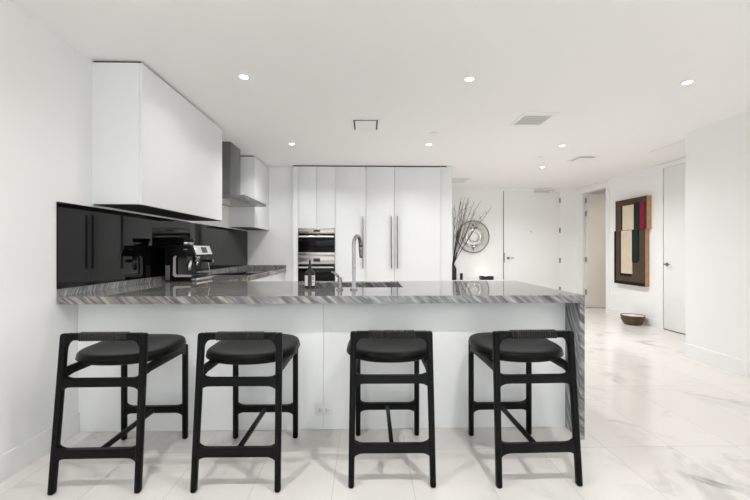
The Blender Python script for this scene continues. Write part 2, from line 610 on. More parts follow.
# counter: L-shaped slab with sink cut-out, waterfall end and low upstands
ct = thing('kitchen_worktop', 'polished grey streaked stone worktop of the kitchen, running into the peninsula', 'worktop', (0, 0, 0))
bm = bmesh.new()
xs = [XL + 0.001, -1.28, -0.46, 0.28, XR]
ys = [D_FRONT, 2.83, 3.28, D_PEN, D_KIT - 0.001]
V = {}
def gv(i, j):
    if (i, j) not in V:
        V[(i, j)] = bm.verts.new((xs[i], ys[j], TOP))
    return V[(i, j)]
for i in range(4):
    for j in range(4):
        if (j == 3 and i > 0) or (i == 2 and j == 1):
            continue
        bm.faces.new((gv(i, j), gv(i + 1, j), gv(i + 1, j + 1), gv(i, j + 1)))
ret = bmesh.ops.extrude_face_region(bm, geom=list(bm.faces))
for v in [g for g in ret['geom'] if isinstance(g, bmesh.types.BMVert)]:
    v.co.z = UNDER
obj('slab', bm, 'counter_stone', ct)
bx('waterfall_panel', (XR - 0.032, XR, D_FRONT, D_PEN, 0.0, UNDER - 0.0005), 'grey_stone', ct)
bx('upstand', (XL + 0.001, XL + 0.021, D_FRONT + 0.001, D_KIT - 0.002, TOP + 0.0005, TOP + 0.045), 'grey_stone', ct)
bx('upstand', (XL + 0.022, -1.28, D_KIT - 0.021, D_KIT - 0.001, TOP + 0.0005, TOP + 0.045), 'grey_stone', ct)

# peninsula base with two big front panels
pb = thing('peninsula_cabinet', 'white peninsula base behind the four stools, with flat front panels', 'cabinet', (0, 0, 0))
bx('body', (XL + 0.03, XR - 0.036, D_PANEL + 0.021, D_PEN - 0.10, 0.0, 0.66), 'lacquer', pb)
bx('front_panel', (XL + 0.002, -0.2890, D_PANEL, D_PANEL + 0.02, 0.002, UNDER - 0.001), 'panel_lacquer', pb, 0.001)
bx('front_panel', (-0.2870, XR - 0.033, D_PANEL, D_PANEL + 0.02, 0.002, UNDER - 0.001), 'panel_lacquer', pb, 0.001)
bx('back_panel', (-1.27, XR - 0.036, D_PEN - 0.10, D_PEN - 0.08, 0.1, UNDER - 0.001), 'lacquer', pb, 0.001)

# power outlet on the peninsula
ol = thing('power_outlet', 'white double power outlet low on the peninsula front', 'outlet', (-0.2875, D_PANEL - 0.0005, 0.134))
bx('cover_plate', (-0.058, 0.058, -0.006, 0.0, -0.037, 0.037), 'white_plastic', ol, 0.002)
for s in (-1, 1):
    bm = bmesh.new()
    box(bm, s * 0.022 - 0.017, s * 0.022 + 0.017, -0.009, -0.006, -0.015, 0.015, 0.002)
    r = obj('receptacle', bm, 'white_plastic', ol)
    bm = bmesh.new()
    for dz in (-0.007, 0.007):
        box(bm, s * 0.022 - 0.007, s * 0.022 + 0.002, -0.0098, -0.009, dz - 0.002, dz + 0.002)
    box(bm, s * 0.022 + 0.007, s * 0.022 + 0.011, -0.0098, -0.009, -0.003, 0.003)
    obj('slots', bm, 'black_matte', r)

# base cabinets of the left run
lb = thing('base_cabinet', 'white base cabinets under the left worktop run', 'cabinet', (0, 0, 0))
bx('body', (XL + 0.003, -1.325, D_PEN + 0.02, D_KIT - 0.003, 0.0, UNDER - 0.001), 'lacquer', lb)
for y0, y1 in ((3.43, 4.24), (4.243, 5.157), (5.16, 5.91)):
    bx('door', (-1.324, -1.304, y0, y1, 0.10, UNDER - 0.012), 'lacquer', lb, 0.001)

# sink
sk = thing('kitchen_sink', 'grey stone sink sunk into the peninsula worktop', 'sink', (-0.09, 3.055, UNDER - 0.001))
bm = bmesh.new()
sx, sy, sd = 0.372, 0.227, 0.19
box(bm, -sx, sx, -sy, sy, -sd, -sd + 0.01)
box(bm, -sx, -sx + 0.012, -sy, sy, -sd + 0.01, 0)
box(bm, sx - 0.012, sx, -sy, sy, -sd + 0.01, 0)
box(bm, -sx + 0.012, sx - 0.012, -sy, -sy + 0.012, -sd + 0.01, 0)
box(bm, -sx + 0.012, sx - 0.012, sy - 0.012, sy, -sd + 0.01, 0)
obj('basin', bm, 'grey_stone', sk)
bm = bmesh.new()
lathe(bm, [(0, 0), (0.045, 0), (0.045, 0.004), (0.03, 0.003), (0, 0.002)], 24, Matrix.Translation((0, 0, -sd + 0.0105)))
obj('drain', bm, 'chrome', sk)

# faucet
fc = thing('kitchen_faucet', 'tall chrome gooseneck faucet behind the sink', 'faucet', (-0.092, 2.66, TOP + 0.0005))
bm = bmesh.new()
lathe(bm, [(0, 0), (0.027, 0), (0.027, 0.006), (0.022, 0.012), (0.0, 0.012)], 24)
obj('base_ring', bm, 'faucet_metal', fc, smooth=True)
bm = bmesh.new()
pts = [(0, 0, 0.012), (0, 0, 0.32)]
R = 0.068
dirv = Vector((0.34, 0.94, 0)).normalized()
for k in range(1, 15):
    t = PI * k / 14 * 0.97
    q = dirv * (R - R * math.cos(t))
    pts.append((q.x, q.y, 0.32 + R * math.sin(t)))
tube(bm, pts, 0.0145, 18)
obj('neck', bm, 'faucet_metal', fc, smooth=True, angle=50)
e1 = Vector(pts[-1]); dn = (Vector(pts[-1]) - Vector(pts[-2])).normalized()
bm = bmesh.new()
tube(bm, [e1 - dn * 0.002, e1 + dn * 0.02, e1 + dn * 0.085, e1 + dn * 0.10], [0.0155, 0.0165, 0.0165, 0.0150], 18)
obj('spray_head', bm, 'faucet_metal', fc, smooth=True, angle=50)

# lever control next to the faucet
lv = thing('faucet_lever', 'short chrome post with a slanting lever left of the gooseneck faucet', 'faucet lever', (-0.192, 2.66, TOP + 0.0005))
bm = bmesh.new()
lathe(bm, [(0, 0), (0.026, 0), (0.026, 0.006), (0.0175, 0.010), (0.0165, 0.075), (0.014, 0.09), (0, 0.092)], 24)
obj('post', bm, 'faucet_metal', lv, smooth=True)
bm = bmesh.new()
tube(bm, [(0.004, 0, 0.075), (-0.012, 0, 0.098), (-0.05, 0, 0.125), (-0.062, 0, 0.128)], [0.012, 0.011, 0.008, 0.007], 14)
obj('lever', bm, 'faucet_metal', lv, smooth=True, angle=50)

# dark bottle with a white label
bt = thing('soap_bottle', 'dark brown bottle with white label left of the sink', 'bottle', (-0.422, 2.765, TOP + 0.0005))
bm = bmesh.new()
lathe(bm, [(0, 0), (0.034, 0), (0.037, 0.004), (0.037, 0.105), (0.033, 0.120), (0.018, 0.138), (0.0125, 0.146), (0.0125, 0.160), (0, 0.160)], 36)
obj('body', bm, 'bottle_glass', bt, smooth=True)
bm = bmesh.new()
lathe(bm, [(0, 0.1605), (0.015, 0.1605), (0.015, 0.178), (0.008, 0.182), (0.006, 0.210), (0, 0.212)], 24)
obj('dropper_cap', bm, 'black_matte', bt, smooth=True)
bm = bmesh.new()
for a0, a1 in ((PI * 1.02, PI * 1.42), (PI * 1.66, PI * 1.97)):
    A = []
    for k in range(13):
        a = a0 + (a1 - a0) * k / 12
        A.append([bm.verts.new((r * math.cos(a), r * math.sin(a), z)) for r, z in ((0.0374, 0.022), (0.0374, 0.098), (0.0379, 0.098), (0.0379, 0.022))])
    for k in range(12):
        for q in range(4):
            bm.faces.new((A[k][q], A[k][(q + 1) % 4], A[k + 1][(q + 1) % 4], A[k + 1][q]))
    bm.faces.new(A[0]); bm.faces.new(list(reversed(A[-1])))
lab = obj('label', bm, 'label_paper', bt)
lab['label'] = 'white paper label'
bm = bmesh.new()
for zz in (0.083, 0.070, 0.046):
    a = PI * 1.74
    M = Matrix.Rotation(a + PI / 2, 4, 'Z') @ Matrix.Translation((0, -0.0383, zz))
    r = bmesh.ops.create_cube(bm, size=1.0, matrix=M @ Matrix.Diagonal((0.014, 0.0006, 0.005, 1)))
obj('print', bm, 'label_ink', lab)

# wall cupboards
wc = thing('wall_cabinet', 'long white wall cupboard hanging nearest at upper left', 'cabinet', (XL, 2.60, 1.512))
CW, CL, CH = 0.345, 1.42, 0.985
bx('body', (0.001, CW - 0.021, 0.0, CL, 0.006, CH), 'lacquer', wc, 0.001)
bx('door', (CW - 0.020, CW, 0.001, CL, 0.003, CH), 'lacquer', wc, 0.0015)
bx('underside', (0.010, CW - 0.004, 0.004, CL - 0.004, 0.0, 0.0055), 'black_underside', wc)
bx('shadow_gap', (0.001, CW - 0.025, 0.02, CL - 0.02, CH + 0.0005, CEIL - 1.512 - 0.0005), 'shadow_gap', wc)
wc2 = thing('wall_cabinet', 'smaller white wall cupboard beyond the range hood', 'cabinet', (XL, 5.175, 1.512))
CL2 = D_KIT - 5.175 - 0.002
bx('body', (0.001, CW - 0.021, 0.0, CL2, 0.006, CH), 'lacquer', wc2, 0.001)
bx('door', (CW - 0.020, CW, 0.001, CL2, 0.003, CH), 'lacquer', wc2, 0.0015)
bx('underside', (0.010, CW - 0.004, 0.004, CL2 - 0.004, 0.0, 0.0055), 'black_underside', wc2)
bx('shadow_gap', (0.001, CW - 0.025, 0.02, CL2 - 0.001, CH + 0.0005, CEIL - 1.512 - 0.0005), 'shadow_gap', wc2)

# range hood
hd = thing('range_hood', 'stainless steel chimney hood between the two wall cupboards', 'range hood', (XL, 4.70, 1.795))
bx('chimney', (0.001, 0.25, -0.175, 0.175, 0.046, CEIL - 1.795 - 0.001), 'hood_steel', hd, 0.001)
bm = bmesh.new()
box(bm, 0.001, 0.51, -0.45, 0.45, 0.0, 0.035, 0.002)
obj('canopy', bm, 'hood_steel', hd)
bm = bmesh.new()
prism(bm, [(-0.40, 0.0355), (0.40, 0.0355), (0.175, 0.0455), (-0.175, 0.0455)], 'x', 0.001, 0.40)
obj('canopy_top', bm, 'hood_steel', hd)
for dy in (-0.30, 0.02, 0.30):
    bm = bmesh.new()
    lathe(bm, [(0, 0), (0.030, 0), (0.030, 0.004), (0, 0.004)], 20, Matrix.Translation((0.44, dy, -0.0045)))
    obj('hood_lamp', bm, 'polished_silver', hd)
bx('filter', (0.06, 0.38, -0.40, 0.40, -0.004, -0.0005), 'steel', hd)

# cooktop
tag(bx('cooktop', (-0.23, 0.23, -0.42, 0.42, 0.0, 0.005), 'black_glass', None, 0.001, loc=(-1.56, 4.70, TOP + 0.0005)),
    'flush black glass cooktop under the range hood', 'cooktop')

# coffee machine: local +x is its front
cm = thing('coffee_machine', 'black and chrome espresso machine against the black backsplash', 'coffee machine', (XL + 0.070, 3.40, TOP + 0.0005))
W2 = 0.36
cm.scale = (0.90, 1.0, 1.0)
bm = bmesh.new()
prism(bm, [(0, 0.006), (0.26, 0.006), (0.265, 0.05), (0.135, 0.055), (0.125, 0.075), (0.125, 0.215), (0.14, 0.228), (0.285, 0.228),
           (0.300, 0.240), (0.27, 0.318), (0.255, 0.326), (0.02, 0.326), (0.0, 0.31)], 'y', 0.0, W2, 0.004)
obj('body', bm, 'black_plastic', cm, angle=40)
bm = bmesh.new()   # steel fascia with sloping face
prism(bm, [(0.3015, 0.238), (0.313, 0.244), (0.280, 0.326), (0.2705, 0.322)], 'y', 0.008, W2 - 0.008, 0.002)
fa = obj('fascia', bm, 'polished_silver', cm)
Mf = Matrix.Translation((0.2975, W2 * 0.56, 0.286)) @ Matrix.Rotation(-0.385, 4, 'Y')
bm = bmesh.new()
bmesh.ops.create_cube(bm, size=1.0, matrix=Mf @ Matrix.Diagonal((0.004, 0.105, 0.055, 1)))
obj('touch_screen', bm, 'display', fa)
for yy in (-0.004, W2 - 0.004):   # chrome trim following the C of each side
    bm = bmesh.new()
    pr = [(0.10, 0.232), (0.085, 0.22), (0.080, 0.058), (0.098, 0.040), (0.262, 0.040), (0.262, 0.056), (0.118, 0.062), (0.108, 0.075), (0.108, 0.215), (0.118, 0.226), (0.118, 0.232)]
    prism(bm, pr, 'y', yy, yy + 0.008, 0.001)
    obj('side_trim', bm, 'pale_silver', cm)
bx('water_tank', (0.006, 0.05, -0.006, -0.001, 0.012, 0.145), 'grey_plastic', cm, 0.002)
bx('name_plate', (0.185, 0.225, -0.0015, -0.0002, 0.288, 0.294), 'pale_silver', cm)
bm = bmesh.new()
box(bm, 0.262, 0.315, 0.01, W2 - 0.01, 0.006, 0.030, 0.003)
dt = obj('drip_tray', bm, 'polished_silver', cm)
bx('grate', (0.14, 0.312, 0.015, W2 - 0.015, 0.0562, 0.060), 'chrome', dt)
bm = bmesh.new()
lathe(bm, [(0, 0.196), (0.030, 0.196), (0.036, 0.206), (0.036, 0.227), (0, 0.227)], 24, Matrix.Translation((0.215, W2 * 0.55, 0)))
obj('group_head', bm, 'chrome', cm, smooth=True)
bm = bmesh.new()
M = Matrix.Translation((0.215, W2 * 0.55, 0))
lathe(bm, [(0, 0.160), (0.022, 0.164), (0.030, 0.172), (0.034, 0.195), (0, 0.195)], 24, M)
box(bm, 0.205, 0.225, W2 * 0.55 - 0.016, W2 * 0.55 + 0.016, 0.140, 0.162, 0.004)
pf = obj('portafilter', bm, 'chrome', cm, smooth=True)
bm = bmesh.new()
tube(bm, [(0.25, W2 * 0.55, 0.184), (0.29, W2 * 0.55, 0.184), (0.37, W2 * 0.55, 0.181), (0.385, W2 * 0.55, 0.180)], [0.010, 0.014, 0.016, 0.013], 14)
obj('portafilter_handle', bm, 'black_plastic', pf, smooth=True, angle=50)
bm = bmesh.new()
tube(bm, [(0.386, W2 * 0.55, 0.180), (0.394, W2 * 0.55, 0.180)], 0.013, 14)
obj('handle_cap', bm, 'chrome', pf)
bm = bmesh.new()
tube(bm, [(0.27, W2 * 0.86, 0.226), (0.275, W2 * 0.86, 0.20), (0.285, W2 * 0.88, 0.15), (0.295, W2 * 0.89, 0.085)], 0.0055, 10)
obj('steam_wand', bm, 'chrome', cm, smooth=True, angle=60)
bm = bmesh.new()
tube(bm, [(0.21, W2 * 0.18, 0.226), (0.21, W2 * 0.18, 0.15), (0.205, W2 * 0.18, 0.10)], [0.022, 0.022, 0.014], 14)
obj('grind_outlet', bm, 'chrome', cm, smooth=True, angle=60)
bm = bmesh.new()
lathe(bm, [(0, 0.3265), (0.060, 0.3265), (0.066, 0.345), (0.066, 0.356), (0, 0.356)], 28, Matrix.Translation((0.165, 0.10, 0)))
obj('hopper_collar', bm, 'chrome', cm, smooth=True)
bm = bmesh.new()
lathe(bm, [(0, 0.3565), (0.070, 0.3565), (0.078, 0.378), (0.074, 0.392), (0, 0.394)], 28, Matrix.Translation((0.165, 0.10, 0)))
obj('bean_hopper', bm, 'black_plastic', cm, smooth=True)

# ------------------------------------------------------------------ kitchen : tall cabinets at the back
Z0, Z1 = 0.10, 2.495


def bar_handle(parent, x, z0=0.915, z1=1.728):
    bm = bmesh.new()
    box(bm, x - 0.008, x + 0.008, -0.050, -0.022, z0, z1, 0.002)
    for z in (z0 + 0.06, z1 - 0.06):
        tube(bm, [(x, -0.024, z), (x, -0.001, z)], 0.006, 8)
    obj('handle', bm, 'dark_handle', parent, smooth=True, angle=40)


def tall_unit(name, label, cat, x0, x1, handle_x=None):
    t = thing(name, label, cat, (x0, D_TALL, 0))
    w = x1 - x0
    bx('body', (0.0005, w - 0.0005, 0.022, 0.638, 0.0, Z1), 'lacquer', t)
    bx('door', (0.0025, w - 0.0025, 0.0, 0.021, Z0, Z1), 'lacquer', t, 0.0015)
    bx('shadow_gap', (0.0, w, 0.014, 0.60, Z1 + 0.0005, CEIL - 0.0005), 'shadow_gap', t)
    if handle_x is not None:
        bar_handle(t, handle_x - x0)
    return t


ov = thing('oven_housing', 'white tall cabinet holding the two built-in ovens', 'cabinet', (-1.064, D_TALL, 0))
OW = 0.573
bx('filler_panel', (-0.076, -0.001, 0.0, 0.155, 0.0, Z1), 'lacquer', ov)
bx('body', (0.0005, OW - 0.0005, 0.022, 0.638, 1.545, Z1), 'lacquer', ov)
bx('side_panel', (0.0005, 0.018, 0.0125, 0.638, 0.0, 1.5445), 'lacquer', ov)
bx('side_panel', (OW - 0.018, OW - 0.0005, 0.0125, 0.638, 0.0, 1.5445), 'lacquer', ov)
bx('drawer', (0.019, OW - 0.019, 0.0, 0.60, 0.0, 0.595), 'lacquer', ov)
bx('door', (0.0025, OW / 2 - 0.0015, 0.0, 0.021, 1.540, Z1), 'lacquer', ov, 0.0015)
bx('door', (OW / 2 + 0.0015, OW - 0.0025, 0.0, 0.021, 1.540, Z1), 'lacquer', ov, 0.0015)
bx('shadow_gap', (-0.076, OW, 0.014, 0.60, Z1 + 0.0005, CEIL - 0.0005), 'shadow_gap', ov)


def oven(label, z0, z1, panel_h, name='built_in_oven'):
    t = thing(name, label, 'oven', (-1.064 + 0.003, D_TALL, z0))
    w = OW - 0.006
    h = z1 - z0
    bx('body', (0.018, w - 0.018, 0.0115, 0.56, 0.001, h - 0.001), 'black_plastic', t)
    bx('control_panel', (0.0, w, -0.014, 0.011, h - panel_h, h), 'steel', t, 0.002)
    bx('display', (w * 0.42, w * 0.60, -0.0155, -0.0142, h - panel_h * 0.72, h - panel_h * 0.30), 'display', t)
    bx('door', (0.0, w, -0.012, 0.011, 0.055, h - panel_h - 0.003), 'oven_glass', t, 0.002)
    bx('bottom_strip', (0.0, w, -0.014, 0.011, 0.0, 0.052), 'steel', t, 0.002)
    bm = bmesh.new()
    hz = h - panel_h - 0.050
    box(bm, 0.012, w - 0.012, -0.050, -0.038, hz - 0.012, hz + 0.012, 0.003)
    for x in (0.04, w - 0.06):
        box(bm, x, x + 0.02, -0.0385, -0.011, hz - 0.008, hz + 0.008)
    obj('handle', bm, 'steel', t)
    return t


oven('upper built-in oven with thin steel control panel and black glass door', 1.112, 1.537, 0.080)
oven('lower built-in oven with tall steel control panel, partly hidden by the worktop', 0.60, 1.108, 0.125)

tall_unit('tall_cabinet', 'white tall cabinet right of the ovens with bar handle on its right edge', 'cabinet', -0.490, -0.012, -0.057)
tall_unit('freezer', 'narrow white tall panel door left of the widest one, bar handle on its right edge', 'freezer', -0.011, 0.431, 0.385)
tall_unit('refrigerator', 'widest white tall panel door with bar handle on its left edge', 'refrigerator', 0.432, 1.160, 0.478)
ep = thing('end_panel', 'white end panel closing the row of tall cabinets on the right', 'panel', (1.161, D_TALL, 0))
bx('panel', (0.0, 0.173, -0.004, 0.638, 0.0, CEIL - 0.001), 'lacquer', ep, 0.001)
ep2 = bx('shadow_gap', (0.001, 0.09, -0.0055, -0.0045, Z1 + 0.001, CEIL - 0.002), 'shadow_gap', ep)

# ------------------------------------------------------------------ ceiling fittings
LOCS = [
    (-0.93, 2.825, 'round recessed downlight in the ceiling nearest the long wall cupboard'),
    (0.79, 2.825, 'round recessed downlight in the ceiling above the right half of the peninsula'),
    (2.51, 2.84, 'round recessed downlight in the ceiling nearest the right wall'),
    (-0.925, 4.60, 'round recessed downlight in the ceiling in front of the range hood'),
    (0.773, 4.58, 'round recessed downlight in the ceiling in front of the refrigerator'),
    (2.464, 4.60, 'round recessed downlight in the ceiling right behind the slatted air grille'),
    (2.787, 5.80, 'farthest round recessed downlight, in the ceiling before the entrance door'),
]
lensbm = bmesh.new()
lathe(lensbm, [(0, -0.003), (0.031, -0.003), (0.031, -0.0005), (0, -0.0005)], 24)
ringbm = bmesh.new()
lathe(ringbm, [(0.032, -0.0005), (0.048, -0.0005), (0.048, -0.003), (0.044, -0.006), (0.032, -0.005), (0.032, -0.0005)], 24)
dl = thing('recessed_downlight', LOCS[0][2], 'ceiling light', (LOCS[0][0], LOCS[0][1], CEIL), 0, 'recessed ceiling downlights')
obj('trim_ring', ringbm, 'trim_white', dl, smooth=True)
obj('lens', lensbm, 'lamp_glow', dl)
for x, y, lb_ in LOCS[1:]:
    copy_thing(dl, (x, y, CEIL), 0, lb_)
copy_thing(dl, (5.45, 6.75, CEIL), 0, 'added unseen downlight in the small room behind the open beige door')  # unseen fitting, added to go with the lamp that brightens the open door
for x in (-0.93, 0.79, 2.51):
    copy_thing(dl, (x, 1.05, CEIL), 0, 'recessed downlight out of the frame in the ceiling above the camera')


def beam_gain(x, y):
    if y > 5:
        return 9.5
    if y > 4:
        return 2.6 if x > 2 else 4.8 if x < 0 else 3.9
    if y > 2:
        return 0.2 if x > 2 else 1.1
    return 0.2 if x > 2 else 3.6 if x < 0 else 5.5


for x, y in [(l[0], l[1]) for l in LOCS] + [(x, 1.05) for x in (-0.93, 0.79, 2.51)]:
    area_light('downlight_beam', (x, y, CEIL - 0.008), (0, 0, 0), 0.07, 0.07, DOWNLIGHT_POWER * beam_gain(x, y), (0.99, 0.99, 0.99), 'DISK', math.radians(150))

area_light('downlight_beam', (5.45, 6.75, CEIL - 0.008), (0, 0, 0), 0.07, 0.07, 10.0, (1.0, 0.92, 0.84), 'DISK', math.radians(150))  # lamp added in the side room to brighten the open door leaf

# square supply vent
sv = thing('ceiling_vent', 'small square white ceiling vent with dark slots, in front of the tall cabinets', 'vent', (-0.01, 3.885, CEIL), 0, 'ceiling vents')
bm = bmesh.new()
for x0, x1, y0, y1 in ((-0.15, 0.15, -0.19, -0.158), (-0.15, 0.15, 0.158, 0.19), (-0.15, -0.125, -0.158, 0.158), (0.125, 0.15, -0.158, 0.158)):
    box(bm, x0, x1, y0, y1, -0.006, -0.0005)
obj('frame', bm, 'trim_white', sv)
bx('backing', (-0.125, 0.125, -0.158, 0.158, -0.002, -0.0005), 'black_matte', sv)
bx('center_plate', (-0.108, 0.108, -0.128, 0.150, -0.010, -0.003), 'trim_white', sv)
# return grille
rg = thing('ceiling_vent', 'slatted grey air return grille in the ceiling right of the middle', 'vent', (1.675, 3.70, CEIL), 0, 'ceiling vents')
bm = bmesh.new()
for x0, x1, y0, y1 in ((-0.17, 0.17, -0.21, -0.14), (-0.17, 0.17, 0.14, 0.19), (-0.17, -0.135, -0.14, 0.14), (0.135, 0.17, -0.14, 0.14)):
    box(bm, x0, x1, y0, y1, -0.006, -0.0005)
obj('frame', bm, 'trim_white', rg)
bx('backing', (-0.134, 0.134, -0.139, 0.139, -0.0015, -0.0005), 'grille_grey', rg)
for k in range(6):
    y = -0.125 + k * 0.05
    bm = bmesh.new()
    prism(bm, [(y - 0.015, -0.006), (y + 0.012, -0.002), (y + 0.014, -0.0035), (y - 0.013, -0.0075)], 'x', -0.134, 0.134)
    obj('slat', bm, 'hatch_grey', rg)
# second supply vent further back
s3 = thing('ceiling_vent', 'white ceiling vent with a dark edge near the open doorway', 'vent', (3.11, 5.26, CEIL), 0, 'ceiling vents')
bm = bmesh.new()
for x0, x1, y0, y1 in ((-0.15, 0.15, -0.17, -0.135), (-0.15, 0.15, 0.135, 0.17), (-0.15, -0.11, -0.135, 0.135), (0.11, 0.15, -0.135, 0.135)):
    box(bm, x0, x1, y0, y1, -0.006, -0.0005)
obj('frame', bm, 'trim_white', s3)
bx('backing', (-0.11, 0.11, -0.135, 0.135, -0.002, -0.0005), 'black_matte', s3)
bx('center_plate', (-0.092, 0.11, -0.095, 0.135, -0.010, -0.003), 'trim_white', s3)
# hatches
tag(bx('ceiling_hatch', (-0.17, 0.17, -0.25, 0.25, -0.004, -0.0005), 'hatch_grey', None, loc=(1.72, 6.97, CEIL)),
    'grey ceiling hatch just right of the tall cabinets', 'hatch')
h2 = thing('ceiling_hatch', 'flush white ceiling hatch above the closed hall door', 'hatch', (3.93, 4.60, CEIL))
bx('panel', (-0.13, 0.13, -0.28, 0.28, -0.004, -0.0005), 'trim_white', h2)
bm = bmesh.new()
for x0, x1, y0, y1 in ((-0.136, 0.136, 0.281, 0.286), (0.131, 0.136, -0.281, 0.281), (-0.136, -0.131, -0.281, 0.281)):
    box(bm, x0, x1, y0, y1, -0.002, -0.0005)
obj('seam', bm, 'grille_grey', h2)
for (x, y, l) in ((0.757, 4.142, 'flat white sprinkler cap in the ceiling beside a downlight in front of the refrigerator'),
                  (2.451, 5.178, 'flat white sprinkler cap in the ceiling between the two far downlights')):
    bm = bmesh.new()
    lathe(bm, [(0, -0.008), (0.038, -0.008), (0.040, -0.006), (0.040, -0.0005), (0, -0.0005)], 24)
    tag(obj('sprinkler_cap', bm, 'trim_white', None, (x, y, CEIL)), l, 'sprinkler', 'sprinkler caps')

# ------------------------------------------------------------------ entrance end
# low console
cs = thing('console_table', 'low white console under the round wall sculpture, hidden by the worktop', 'table', (2.2, 7.58, 0))
bx('table_top', (-0.62, 0.62, -0.21, 0.21, 0.55, 0.59), 'lacquer', cs, 0.002)
bx('side_panel', (-0.60, -0.56, -0.20, 0.20, 0.0, 0.5495), 'lacquer', cs, 0.002)
bx('side_panel', (0.56, 0.60, -0.20, 0.20, 0.0, 0.5495), 'lacquer', cs, 0.002)
CT = 0.5905
vs = thing('vase', 'black vase at the edge of the tall cabinets holding bare branches', 'vase', (1.765, 7.50, CT))
bm = bmesh.new()
lathe(bm, [(0, 0), (0.060, 0), (0.064, 0.01), (0.064, 0.21), (0.058, 0.245), (0.042, 0.275), (0.042, 0.30), (0.036, 0.30), (0.034, 0.298), (0, 0.298)], 32)
obj('body', bm, 'black_matte', vs, smooth=True)
rnd = random.Random(5)
TW = [(1.90, 2.20, 0.02), (1.955, 2.27, 0.06), (1.935, 2.12, -0.05), (2.06, 2.25, 0.0), (2.12, 2.29, 0.05), (2.03, 2.15, -0.06), (2.19, 2.20, 0.03),
      (2.31, 2.19, -0.02), (2.24, 2.05, 0.06), (2.54, 2.08, 0.0), (2.44, 1.99, 0.05), (1.80, 2.13, 0.03), (1.76, 2.05, -0.05), (2.00, 2.28, -0.03)]
bns = thing('branches', 'tall bundle of bare thin twigs fanning out of the black vase', 'branches', (1.765, 7.50, CT + 0.2985))
for (tx, tz, dy) in TW:
    b0 = Vector((rnd.uniform(-0.02, 0.02), rnd.uniform(-0.02, 0.02), 0.0))
    e = Vector((tx - 1.765, dy, tz - CT - 0.2985))
    pts, rs = [], []
    n = 16
    ph = rnd.uniform(0, 6)
    for k in range(n + 1):
        t = k / n
        # rise almost straight out of the neck, then fan
        s = t ** 1.1
        p = Vector((b0.x + (e.x - b0.x) * s, b0.y + (e.y - b0.y) * s, b0.z + (e.z - b0.z) * t))
        w = 0.018 * max(0, t - 0.2)
        p += Vector((math.sin(ph + 9 * t) * w + rnd.uniform(-.3, .3) * w, math.cos(ph * 2 + 8 * t) * w, rnd.uniform(-.2, .2) * w))
        pts.append(p)
        rs.append(0.0068 * (1 - 0.65 * t))
    bm = bmesh.new()
    tube(bm, pts, rs, 6)
    for kk in (7, 10, 12, 14):
        p = pts[kk]
        d = (pts[kk + 1] - pts[kk]).normalized()
        sd_ = Vector((rnd.choice((-1, 1)) * rnd.uniform(0.3, 0.6), rnd.uniform(-.3, .3), 1.0)).normalized()
        L_ = rnd.uniform(0.06, 0.14)
        tube(bm, [p, p + sd_ * L_ * 0.5 + d * 0.01, p + sd_ * L_], [0.0035, 0.003, 0.0018], 5)
    obj('twig', bm, 'twig', bns, smooth=True, angle=60)
bm = bmesh.new()
lathe(bm, [(0, 0), (0.027, 0), (0.029, 0.003), (0.029, 0.132), (0.025, 0.136), (0, 0.134)], 24)
tag(obj('candle', bm, 'black_matte', None, (1.930, 7.50, CT), smooth=True), 'short black pillar candle just right of the black vase', 'candle')
bk = thing('box', 'flat dark box under a small glowing light below the round sculpture', 'box', (2.46, 7.55, CT))
bx('base', (-0.125, 0.125, -0.075, 0.075, 0.0, 0.045), 'black_matte', bk, 0.003)
bx('lid', (-0.127, 0.127, -0.077, 0.077, 0.0455, 0.075), 'black_plastic', bk, 0.003)
ul = thing('accent_light', 'small glowing uplight on the flat dark box', 'lamp', (2.46, 7.575, CT + 0.0757))
bm = bmesh.new()
lathe(bm, [(0, 0), (0.028, 0), (0.030, 0.004), (0.030, 0.010), (0, 0.010)], 20)
obj('base', bm, 'black_matte', ul)
bm = bmesh.new()
lathe(bm, [(0, 0.0105), (0.026, 0.0105), (0.026, 0.022), (0.018, 0.032), (0, 0.036)], 20)
obj('lens', bm, 'uplight_glow', ul, smooth=True)
pl = bpy.data.lights.new('accent_beam', 'POINT')
pl.energy = 1.0
pl.color = (1.0, 0.93, 0.83)
pl.shadow_soft_size = 0.03
plo = bpy.data.objects.new('accent_beam', pl)
COL.objects.link(plo)
plo.location = (2.46, 7.60, CT + 0.15)

# round wall sculpture, its axis pointing at the camera (-Y)
sp = thing('wall_sculpture', 'round silver disc sculpture on the far white wall behind the branches', 'sculpture', (2.262, D_END - 0.001, 1.482))
MY = Matrix.Rotation(PI / 2, 4, 'X')
bm = bmesh.new()
lathe(bm, [(0.326, 0.004), (0.330, 0.05), (0.337, 0.060), (0.345, 0.052), (0.338, 0.0), (0.326, 0.0), (0.326, 0.004)], 64, MY)
obj('rim', bm, 'tarnished_silver', sp, smooth=True, angle=50)
bm = bmesh.new()
lathe(bm, [(0, 0.004), (0.3255, 0.004), (0.3255, 0.046), (0.27, 0.034), (0.22, 0.030), (0.19, 0.024), (0.0, 0.020)], 64, MY)
obj('dish', bm, 'dish_taupe', sp, smooth=True, angle=50)
bm = bmesh.new()
prof = [(0.10, 0.07), (0.112, 0.055), (0.16, 0.040), (0.215, 0.046), (0.222, 0.058), (0.20, 0.082), (0.15, 0.105), (0.115, 0.098), (0.10, 0.07)]
lathe(bm, prof, 56, MY)
obj('ring', bm, 'polished_silver', sp, smooth=True, angle=60)
bm = bmesh.new()
lathe(bm, [(0, 0.06), (0.085, 0.062), (0.095, 0.072), (0.085, 0.085), (0, 0.075)], 48, MY)
obj('hub', bm, 'white_plastic', sp, smooth=True, angle=50)
